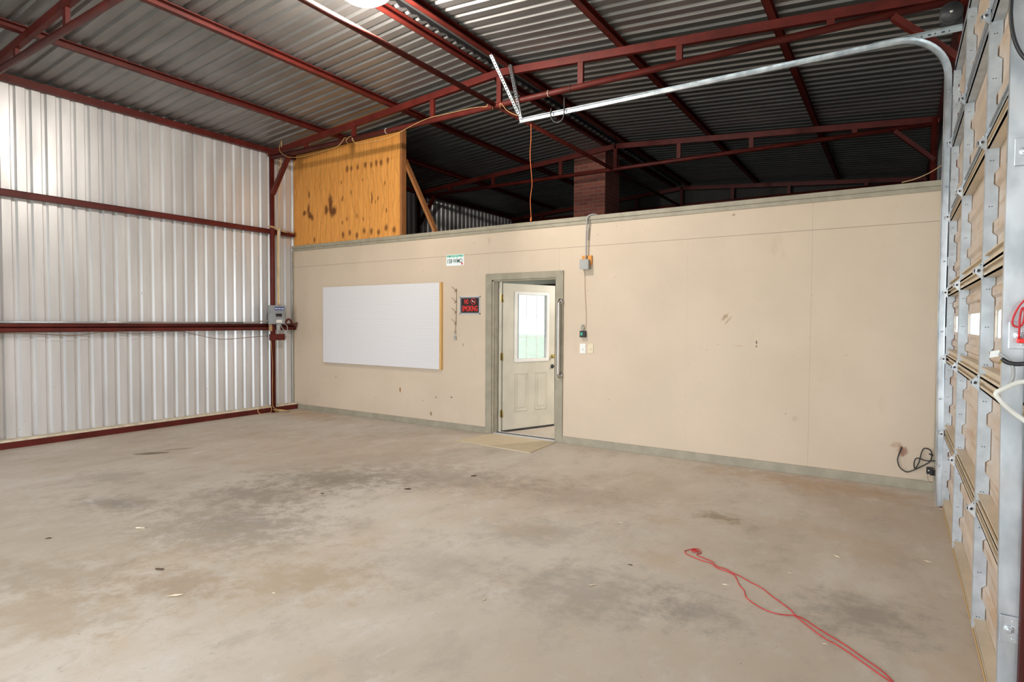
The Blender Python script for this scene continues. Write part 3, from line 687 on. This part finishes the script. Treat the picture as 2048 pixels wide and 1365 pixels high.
for a in ((3.638, 3.652, 1.613, 1.858), (3.980, 3.994, 1.613, 1.858), (3.638, 3.994, 1.846, 1.858), (3.638, 3.994, 1.613, 1.625)): m.box(a[0], a[1], -.012, -.001, a[2], a[3])
m.build('sign_frame', ALU, t)
m = MB()
for a in ((3.660, 3.663, 1.633, 1.838), (3.969, 3.972, 1.633, 1.838), (3.660, 3.972, 1.835, 1.838), (3.660, 3.972, 1.633, 1.636)): m.box(a[0], a[1], -.0072, -.006, a[2], a[3])
m.build('border_line', ALU, t)
text_mesh('lettering', 'NO', SIGNR, t, (3.757, -.0068, 1.787), .072, .066, off=.03)
text_mesh('lettering', 'SMOKING', SIGNR, t, (3.816, -.0068, 1.692), .265, .078, off=.03)
m = MB(); cx, cz = 3.872, 1.789
ring = [(cx+.040*math.cos(2*PI*k/32), -.0072, cz+.040*math.sin(2*PI*k/32)) for k in range(32)]
m.tube(ring, .0035, 6, True).bar((cx-.028, -.0072, cz+.028), (cx+.028, -.0072, cz-.028), .007, .0015, (0, 1, 0)); m.build('prohibition_ring', SIGNR, t)
MB().box(cx-.014, cx+.026, -.0078, -.006, cz-.009, cz-.002).ball((cx-.014, -.0072, cz+.010), .010, 6, (1, .1, 1)).build('cigarette_symbol', WHITEPL, t)
# wire hook chain with padlock
t = thing('hook_chain', 'thin rusty wire chain with angled hooks, left of the sign', 'chain')
m = MB().tube(sm([(3.583, -.010, 1.975), (3.586, -.012, 1.82), (3.582, -.012, 1.66), (3.576, -.012, 1.5), (3.568, -.012, 1.40)], 4), .003, 6); m.build('wire', RUST, t)
for z in (1.955, 1.80, 1.655, 1.50):
    MB().tube([(3.583, -.012, z-.02), (3.560, -.03, z+.01), (3.53, -.05, z+.045)], .0032, 6).tube([(3.583, -.012, z), (3.555, -.02, z-.035)], .0028, 6).build('hook', RUST, t)
m = MB(); m.tube([(3.567+.014*math.cos(2*PI*k/20), -.012, 1.372+.018*math.sin(2*PI*k/20)) for k in range(20)], .0028, 6, True); m.build('ring', RUST, t)
t = thing('padlock', 'small grey padlock hanging at the lower end of the hook chain', 'padlock')
MB().box(3.548, 3.584, -.026, -.008, 1.262, 1.302).build('body', GREYPVC, t, bevel=.004)
MB().tube(sm([(3.555, -.017, 1.30), (3.555, -.017, 1.335), (3.566, -.017, 1.349), (3.577, -.017, 1.335), (3.577, -.017, 1.30)], 5), .0035, 8).build('shackle', CHROME, t)
# junction box over the door right side, with conduit
t = thing('junction_box', 'grey junction box on an orange wood block, above the wall switches', 'box')
MB().box(5.525, 5.655, -.022, -.001, 2.20, 2.315).build('wood_block', PLY, t)
MB().box(5.527, 5.635, -.080, -.022, 2.150, 2.262).build('box_body', GREYB, t, bevel=.006)
MB().box(5.523, 5.639, -.084, -.080, 2.146, 2.266).build('cover', GREYPVC, t, bevel=.004)
t = thing('conduit', 'thin grey conduit bending over the partition top down to the junction box', 'pipe')
MB().tube(sm([(5.70, .03, 2.800), (5.655, -.005, 2.806), (5.612, -.035, 2.785), (5.596, -.045, 2.73), (5.592, -.045, 2.6), (5.590, -.045, 2.45), (5.588, -.045, 2.265)], 6), .0095, 10).build('pipe', GREYPVC, t)
MB().tube(sm([(5.616, -.03, 2.78), (5.622, -.026, 2.70), (5.612, -.03, 2.63), (5.604, -.03, 2.5)], 5), .0045, 8).build('wire', GREYPVC, t)
tag(MB().tube(sm([(5.556, -.045, 2.15), (5.558, -.016, 2.08), (5.562, -.012, 1.9), (5.575, -.012, 1.7), (5.583, -.012, 1.55), (5.580, -.018, 1.445)], 6), .0022, 6).build('thin_wire', TANB), 'hair-thin wire hanging from the junction box to the opener button', 'wire')
t = thing('opener_button', 'small black opener button box with a green sticker and metal loop', 'switch')
MB().box(5.512, 5.585, -.045, -.001, 1.328, 1.408).build('body', BLACK, t, bevel=.003)
MB().box(5.524, 5.552, -.047, -.045, 1.352, 1.388).build('sticker', GREENL, t)
m = MB(); m.tube([(5.545+.017*math.cos(2*PI*k/20), -.035, 1.443+.026*math.sin(2*PI*k/20)) for k in range(20)], .006, 8, True).ball((5.545, -.035, 1.470), .014, 6); m.build('metal_loop', GREYPVC, t)
def switch(x0, x1, z0, z1, mat, label):
    t = thing('light_switch', label, 'switch', 'wall switch plates')
    MB().box(x0, x1, -.007, -.001, z0, z1).build('plate', mat, t, bevel=.002)
    xc, zc = (x0+x1)/2, (z0+z1)/2
    MB().box(xc-.006, xc+.006, -.018, -.007, zc-.012, zc+.004).build('toggle', mat, t, bevel=.001)
    for s_ in (-1, 1): MB().cyl((xc, -.0085, zc+s_*.042), (xc, -.007, zc+s_*.042), .003, 8).build('screw', mat, t)
switch(5.497, 5.578, 1.130, 1.250, WHITEPL, 'white light switch plate, left of the pair by the doorway')
switch(5.606, 5.678, 1.134, 1.250, IVORY, 'ivory switch plate, right of the pair by the doorway')
# black cord and outlet at the lower right of the partition
P1 = [(8.806, -.004, .374), (8.781, -.03, .300), (8.775, -.04, .250), (8.791, -.045, .196), (8.822, -.05, .168), (8.853, -.05, .159), (8.909, -.05, .190), (8.95, -.048, .22), (8.985, -.046, .246), (9.020, -.046, .280),
      (9.030, -.046, .33), (9.026, -.046, .365), (9.005, -.048, .387), (8.971, -.05, .389), (8.952, -.052, .342), (8.937, -.056, .262), (8.908, -.058, .200), (8.900, -.062, .25), (8.912, -.062, .290), (8.935, -.062, .298), (8.981, -.066, .284), (9.03, -.07, .288), (9.055, -.07, .292)]
t = thing('power_cord', 'black looped cord coming out of a hole low in the partition', 'cord')
MB().tube(sm(P1, 6), .0052, 8).build('cord', BLACK, t)
MB().cyl((9.023, -.046, .335), (9.027, -.046, .343), .018, 14).build('grommet', BLACK, t)
t = thing('door_sensor', 'small black sensor low beside the far track', 'sensor')
MB().box(8.992, 9.04, -.10, -.045, .172, .228).build('body', BLACK, t, bevel=.003)
MB().box(9.02, 9.06, -.085, -.040, .160, .20).build('mount', BLACK, t)
MB().cyl((9.008, -.104, .204), (9.008, -.10, .204), .006, 10).build('lens', WHITEPL, t)
MB().tube(sm([(9.004, -.07, .172), (9.004, -.07, .13), (9.015, -.07, .10), (9.035, -.06, .092)], 5), .0015, 6).build('wire', RUST, t)
# loose wire over the right end of the partition
tag(MB().tube(sm([(8.75, -.03, 2.80), (8.85, -.05, 2.815), (8.95, -.07, 2.85), (9.04, -.1, 2.90)], 5), .004, 6).build('loose_wire', TANB), 'pale loose wire lying over the right end of the partition top', 'wire')

# ------------------------------------------------------------------ electrical gear on the left post
t = thing('electrical_box', 'grey electrical box with a blue label on the red post', 'box')
MB().box(.165, .216, -.605, -.318, 1.455, 1.762).build('housing', GREYB, t, bevel=.004)
MB().box(.216, .222, -.596, -.327, 1.463, 1.754).build('cover', GREYB, t, bevel=.003)
MB().box(.222, .2235, -.520, -.345, 1.685, 1.735).build('blue_label', BLUE, t)
for k in range(3): MB().box(.2235, .2245, -.512+k*.057, -.467+k*.057, 1.70, 1.716).build('label_text', WHITEPL, t)
MB().box(.222, .226, -.515, -.375, 1.560, 1.650).build('door_flap', GREYB, t)
MB().box(.226, .228, -.505, -.39, 1.575, 1.625).build('display', SCREENB, t)
for k in range(4): MB().box(.228, .2285, -.497+k*.026, -.487+k*.026, 1.582, 1.590).build('display_mark', GREYPVC, t)
MB().box(.222, .2235, -.49, -.385, 1.478, 1.525).build('sticker', WHITEPL, t)
MB().box(.222, .232, -.355, -.345, 1.57, 1.66).build('latch', CHROME, t)
tag(MB().box(.13, .165, -.57, -.53, 1.34, 1.455).build('tan_block', TANB), 'small tan block under the electrical box', 'block')
tag(MB().box(.165, .20, -.455, -.40, 1.34, 1.453).build('conduit_stub', GREYPVC, bevel=.004), 'grey conduit stub below the electrical box', 'pipe')
tag(MB().box(.162, .20, -.585, -.315, 1.188, 1.292).build('steel_plate', RED, bevel=.002), 'short red steel plate across the post, below the electrical box', 'plate')
m = MB().tube(sm([(.12, -.26, 1.45), (.14, -.22, 1.53), (.15, -.17, 1.52), (.14, -.12, 1.44), (.15, -.08, 1.47)], 5), .016, 8).cyl((.10, -.05, 1.36), (.16, -.05, 1.48), .012, 8)
tag(m.build('pipe_clamp', RED), 'lumpy red pipe clamp between the electrical box and the corner', 'clamp')
tag(MB().tube(sm([(.20, -.40, 1.45), (.205, -.36, 1.38), (.20, -.30, 1.34), (.19, -.26, 1.36), (.17, -.25, 1.42), (.17, -.30, 1.46)], 6), .006, 8).build('grey_cable', GREYPVC), 'grey cable looping under the electrical box', 'cable')
m = rod(MB(), (.120, -4.085, 1.478), (.120, -1.0, 1.478), .010, 10); m.tube(sm([(.120, -1.0, 1.478), (.13, -.85, 1.482), (.16, -.72, 1.50), (.185, -.60, 1.505)], 5), .010, 10)
t = thing('conduit', 'bright metal conduit running along the left wall to the electrical box', 'pipe'); m.build('pipe', CHROME, t)
for y in (-2.95, -1.3, -1.0): MB().cyl((.120, y-.012, 1.478), (.120, y+.012, 1.478), .0135, 12).build('coupling', GREYPVC, t)
tag(MB().tube(sm([(.108, -4.085, 1.349), (.108, -4.02, 1.348), (.108, -3.74, 1.338), (.108, -3.28, 1.313), (.108, -2.92, 1.353), (.108, -2.58, 1.323), (.108, -2.12, 1.347), (.108, -1.91, 1.335), (.108, -1.54, 1.249), (.108, -1.30, 1.221), (.108, -.89, 1.244), (.13, -.60, 1.262)], 6), .004, 6).build('sagging_wire', RUST), 'thin dark wire sagging below the middle girt', 'wire')

# yellow extension cord around the truss, and its run down the post
yc = -.487
def wrap(x, n=1.0, tilt=.04, r=.040):
    return [(x+tilt*(k/12), yc+math.cos(2*PI*k/12)*-r, 4.172-.0037*x+math.sin(2*PI*k/12)*r) for k in range(int(12*n)+1)]
P = [(.46, -.535, 4.40), (.40, -.54, 4.24), (.62, -.545, 4.10), (.95, -.54, 4.055), (1.392, -.53, 4.065), (1.75, -.535, 4.085)]
P += wrap(1.88, 1, .06)+wrap(1.97, 1, .10)
P += [(2.16, -.535, 4.065), (2.407, -.55, 4.045), (2.653, -.55, 4.035), (2.939, -.545, 4.06), (3.169, -.535, 4.12)]
P += [(3.5, -.522, 4.185), (3.9, -.50, 4.195), (4.25, -.50, 4.19)]+wrap(4.45, 1, .1)+wrap(4.56, 1, .1)+[(4.70, -.53, 4.12), (4.76, -.54, 4.05), (4.85, -.55, 3.99), (4.93, -.55, 3.95)]
tag(MB().tube(sm(P, 4), .0034, 6).build('extension_cord', YCORD), 'yellow extension cord wound along the truss bottom pipe', 'cord')
for x, lab in ((2.72, 'left'), (5.31, 'middle'), (5.60, 'right')):
    m = MB(); m.tube([(x, yc+.0365*math.cos(2*PI*k/18), 4.172-.0037*x+.0365*math.sin(2*PI*k/18)) for k in range(18)], .0035, 6, True)
    tag(m.build('cable_tie', CHIPM if lab != 'right' else BLACK), '%s cable tie around the truss bottom pipe, %s' % (lab, {'left': 'over the plywood', 'middle': 'pale, right of the ridge', 'right': 'black'}[lab]), 'cable tie', 'cable ties on the truss pipe')
m = MB().tube(sm([(.46, -.535, 4.40), (.30, -.45, 4.0), (.23, -.42, 3.6), (.205, -.43, 3.2), (.20, -.44, 3.06), (.19, -.40, 3.01)], 6), .0045, 6)
tag(m.build('extension_cord', YCORD), 'yellow cord hanging from the truss corner down to the upper girt', 'cord')
t = thing('cable_bundle', 'pale yellow cable bundle running down the red post to the electrical box', 'cable')
for dy, mat in ((0, YCORD), (.022, IVORY), (.042, GREYPVC)):
    MB().tube(sm([(.13, -.25+dy, 2.99), (.165, -.38+dy, 3.03), (.175, -.42+dy, 2.97), (.178, -.425+dy, 2.6), (.18, -.43+dy, 2.0), (.185, -.425+dy, 1.763)], 6), .0095, 8).build('cable', mat, t)
m = MB()
for k in range(5): m.tube(sm([(.16, -.60+.01*k, 3.035+.006*k), (.172, -.45, 3.02+.005*k), (.16, -.30, 3.00-.004*k), (.12, -.06, 2.985+.006*k)], 5), .0035, 6)
tag(m.build('tied_wires', TANB), 'bundle of tan wires lashed where post meets the upper girt', 'wire')
m = MB().tube(sm([(.165, -.555, 1.188), (.17, -.53, .8), (.168, -.535, .4), (.165, -.53, .12)], 6), .0035, 6)
pts = []
for k in range(40): a = 2*PI*k/18; pts.append((.25+.10*math.sin(a)+.002*k, -.45+.13*math.cos(a), .006+.05*abs(math.sin(a*.5))*(1 if k < 30 else .3)))
m.tube(sm([(.165, -.53, .12), (.19, -.50, .06)]+pts+[(.42, -.36, .006), (.55, -.25, .006), (.60, -.10, .006)], 3), .0045, 6)
m.tube(sm([(.17, -.55, .10), (.15, -.70, .12), (.16, -.80, .06), (.20, -.76, .007), (.22, -.62, .006), (.17, -.55, .09)], 6), .0045, 6)
tag(m.build('cord_coil', YCORD), 'loose yellow cord coiled on the slab at the foot of the red post', 'cord')
tag(MB().tube(sm([(5.126, -.575, 3.81), (5.081, -.5, 3.656), (5.022, -.42, 3.508), (4.982, -.32, 3.297), (4.948, -.25, 3.195), (4.865, -.15, 3.039), (4.821, -.06, 2.87), (4.812, -.04, 2.84)], 8), .0042, 8).tube([(4.812, -.04, 2.845), (4.806, -.035, 2.82), (4.80, -.03, 2.793)], [.006, .011, .011], 10).build('orange_cord', OCORD), 'orange cord with plug hanging from the track end to the partition top', 'cord')

# ------------------------------------------------------------------ red cord on the floor
Z = .004
A = [(7.60, -2.66), (7.63, -2.60), (7.665, -2.575), (7.70, -2.63), (7.685, -2.68), (7.74, -2.71), (7.80, -2.74), (7.83, -2.785), (7.86, -2.80), (7.90, -2.805), (7.945, -2.84), (7.99, -2.862), (8.06, -2.915), (8.10, -2.94), (8.14, -2.97), (8.20, -3.04), (8.26, -3.10), (8.31, -3.155), (8.335, -3.20), (8.375, -3.215), (8.44, -3.275), (8.50, -3.325), (8.57, -3.38), (8.64, -3.45), (8.72, -3.53), (8.765, -3.60)]
B_ = [(7.60, -2.66), (7.62, -2.70), (7.68, -2.735), (7.745, -2.76), (7.80, -2.77), (7.825, -2.80), (7.865, -2.83), (7.91, -2.84), (7.96, -2.87), (7.985, -2.92), (8.02, -3.0), (8.055, -3.055), (8.08, -3.13), (8.13, -3.185), (8.19, -3.225), (8.25, -3.24), (8.30, -3.225), (8.333, -3.212), (8.38, -3.26), (8.43, -3.315), (8.48, -3.365), (8.56, -3.42), (8.63, -3.485), (8.70, -3.555), (8.76, -3.61)]
m = MB().tube(sm([(x, y, Z) for x, y in A], 5), .0026, 6).tube(sm([(x, y, Z+.001) for x, y in B_], 5), .0026, 6)
m.tube(sm([(8.765, -3.60, Z), (8.86, -3.78, Z), (8.93, -4.0, Z), (8.96, -4.2, Z)], 4), .0032, 6)
m.tube(sm([(7.66+.028*math.cos(k*1.3)*(1-k/14), -2.635+.03*math.sin(k*1.3)*(1-k/14), Z+.002+.001*k) for k in range(12)], 4), .003, 6)
tag(m.build('red_cord', RCORD), 'doubled thin red cord lying on the concrete floor', 'cord')

# ------------------------------------------------------------------ things hung on the near track, right edge
t = thing('pull_rope', 'red braided pull rope with a red handle on the near track', 'rope')
MB().tube(sm([(9.072, -4.155, 1.59), (9.055, -4.157, 1.565), (9.043, -4.158, 1.535), (9.040, -4.158, 1.512), (9.048, -4.158, 1.502), (9.062, -4.158, 1.506), (9.068, -4.158, 1.54), (9.063, -4.158, 1.56), (9.057, -4.16, 1.53), (9.056, -4.16, 1.465)], 6), .0028, 8).build('rope', RCORD, t)
MB().box(9.050, 9.078, -4.175, -4.150, 1.452, 1.466).build('handle', SIGNR, t, bevel=.004)
t = thing('hang_strap', 'grey strap and white tag clipped to the near track', 'strap')
MB().prism([(8.984, 1.405), (9.006, 1.411), (9.008, 1.430), (8.986, 1.426)], 1, -4.19, -4.187).build('tag', WHITEPL, t)
MB().tube(sm([(9.006, -4.188, 1.42), (9.025, -4.19, 1.405), (9.038, -4.20, 1.385), (9.040, -4.20, 1.35), (9.032, -4.20, 1.325)], 6), .005, 8).build('band', GREYPVC, t)
MB().prism([(9.004, 1.392), (9.014, 1.404), (9.019, 1.400), (9.009, 1.388)], 1, -4.20, -4.194).build('brass_clip', BRASS, t)
tag(MB().tube(sm([(9.012, -4.195, 1.403), (9.030, -4.20, 1.392), (9.055, -4.205, 1.39), (9.10, -4.215, 1.40)], 6), .0065, 8).build('black_cable', BLACK), 'short black cable crossing the near track', 'cable')
m = MB().tube(sm([(9.10, -4.22, 1.345), (9.05, -4.22, 1.335), (9.015, -4.23, 1.315), (8.998, -4.23, 1.30), (9.008, -4.23, 1.28), (9.04, -4.22, 1.245), (9.095, -4.22, 1.20)], 8), .0068, 10)
tag(m.build('white_hose', WCORD), 'white looped hose hanging from the near track', 'hose')
tag(MB().tube(sm([(9.012, -4.17, 2.62), (9.012, -4.17, 2.5), (9.012, -4.17, 2.44), (9.020, -4.17, 2.38), (9.036, -4.17, 2.33), (9.06, -4.17, 2.29)], 8), .0055, 8).build('black_cable', BLACK), 'black cable curving over the near track at the top right corner', 'cable')

# ------------------------------------------------------------------ bits on the floor
def leaf(x, y, s, mat, name, label, cat, group, rot=0, flat=.35):
    n = 9; m = MB(); vs = []
    for k in range(n):
        a = 2*PI*k/n; r = s*(.55+.45*random.random()); px, py = r*math.cos(a), r*flat*math.sin(a)
        vs.append((x+px*math.cos(rot)-py*math.sin(rot), y+px*math.sin(rot)+py*math.cos(rot), .0015+.3*s*random.random()*.5))
    c_ = [(x, y, .002+.2*s), (x, y, .001)]
    m.add(vs+c_, [(k, (k+1) % n, n) for k in range(n)]+[((k+1) % n, k, n+1) for k in range(n)])
    return tag(m.build(name, mat), label, cat, group)
leaf(5.084, -2.602, .040, LEAFM, 'dry_leaf', 'dark dry leaf on the slab, between the stains and the doorway board', 'leaf', 'dry leaves on the floor', .3, .6)
leaf(5.309, -1.906, .040, LEAFM, 'dry_leaf', 'dark dry leaf on the slab, closest to the doorway board', 'leaf', 'dry leaves on the floor', 1.2, .6)
leaf(4.567, -3.121, .022, LEAFM, 'dry_leaf', 'tiny round brown leaf on the dark stain', 'leaf', 'dry leaves on the floor', 1, .8)
leaf(5.04, -4.715, .04, LEAFM, 'dry_leaf', 'curled brown leaf on the slab toward the lower left', 'leaf', 'dry leaves on the floor', .4, .4)
leaf(7.383, -3.069, .025, LEAFM, 'dry_leaf', 'small dark leaf on the slab left of the red cord', 'leaf', 'dry leaves on the floor', .1, .4)
leaf(3.879, -4.878, .03, LEAFM, 'dry_leaf', 'small curled leaf near the left edge of the view', 'leaf', 'dry leaves on the floor', .8, .4)
for (x, y, s, r, l) in [(4.187, -4.433, .05, .4, 'flat pale chip near the left stains'), (5.467, -4.847, .045, .9, 'thin pale splinter at the lower left'), (5.889, -4.53, .018, 0, 'tiny pale chip beside the ochre stain'),
        (7.312, -3.46, .03, .9, 'pale chip below the end of the red cord, to its left'), (7.029, -2.38, .025, .5, 'curved pale sliver in mid floor'), (8.938, -1.973, .035, -.4, 'pale chip near the overhead door'),
        (6.742, -1.6, .018, 0, 'tiny white chip in mid floor, far side'), (8.235, -2.649, .02, 0, 'small white speck right of the red cord'), (8.492, -3.422, .018, .4, 'small white fleck left of the red cord at the bottom'),
        (7.95, -3.03, .03, .3, 'pale sliver between the two strands of the red cord'), (6.9, -3.95, .02, 1.4, 'thin pale splinter at the bottom of the view'), (8.45, -2.2, .035, -.6, 'long thin pale straw at the right of the floor')]:
    leaf(x, y, s, CHIPM, 'wood_chip', l, 'wood chip', 'pale chips on the floor', r, .28)
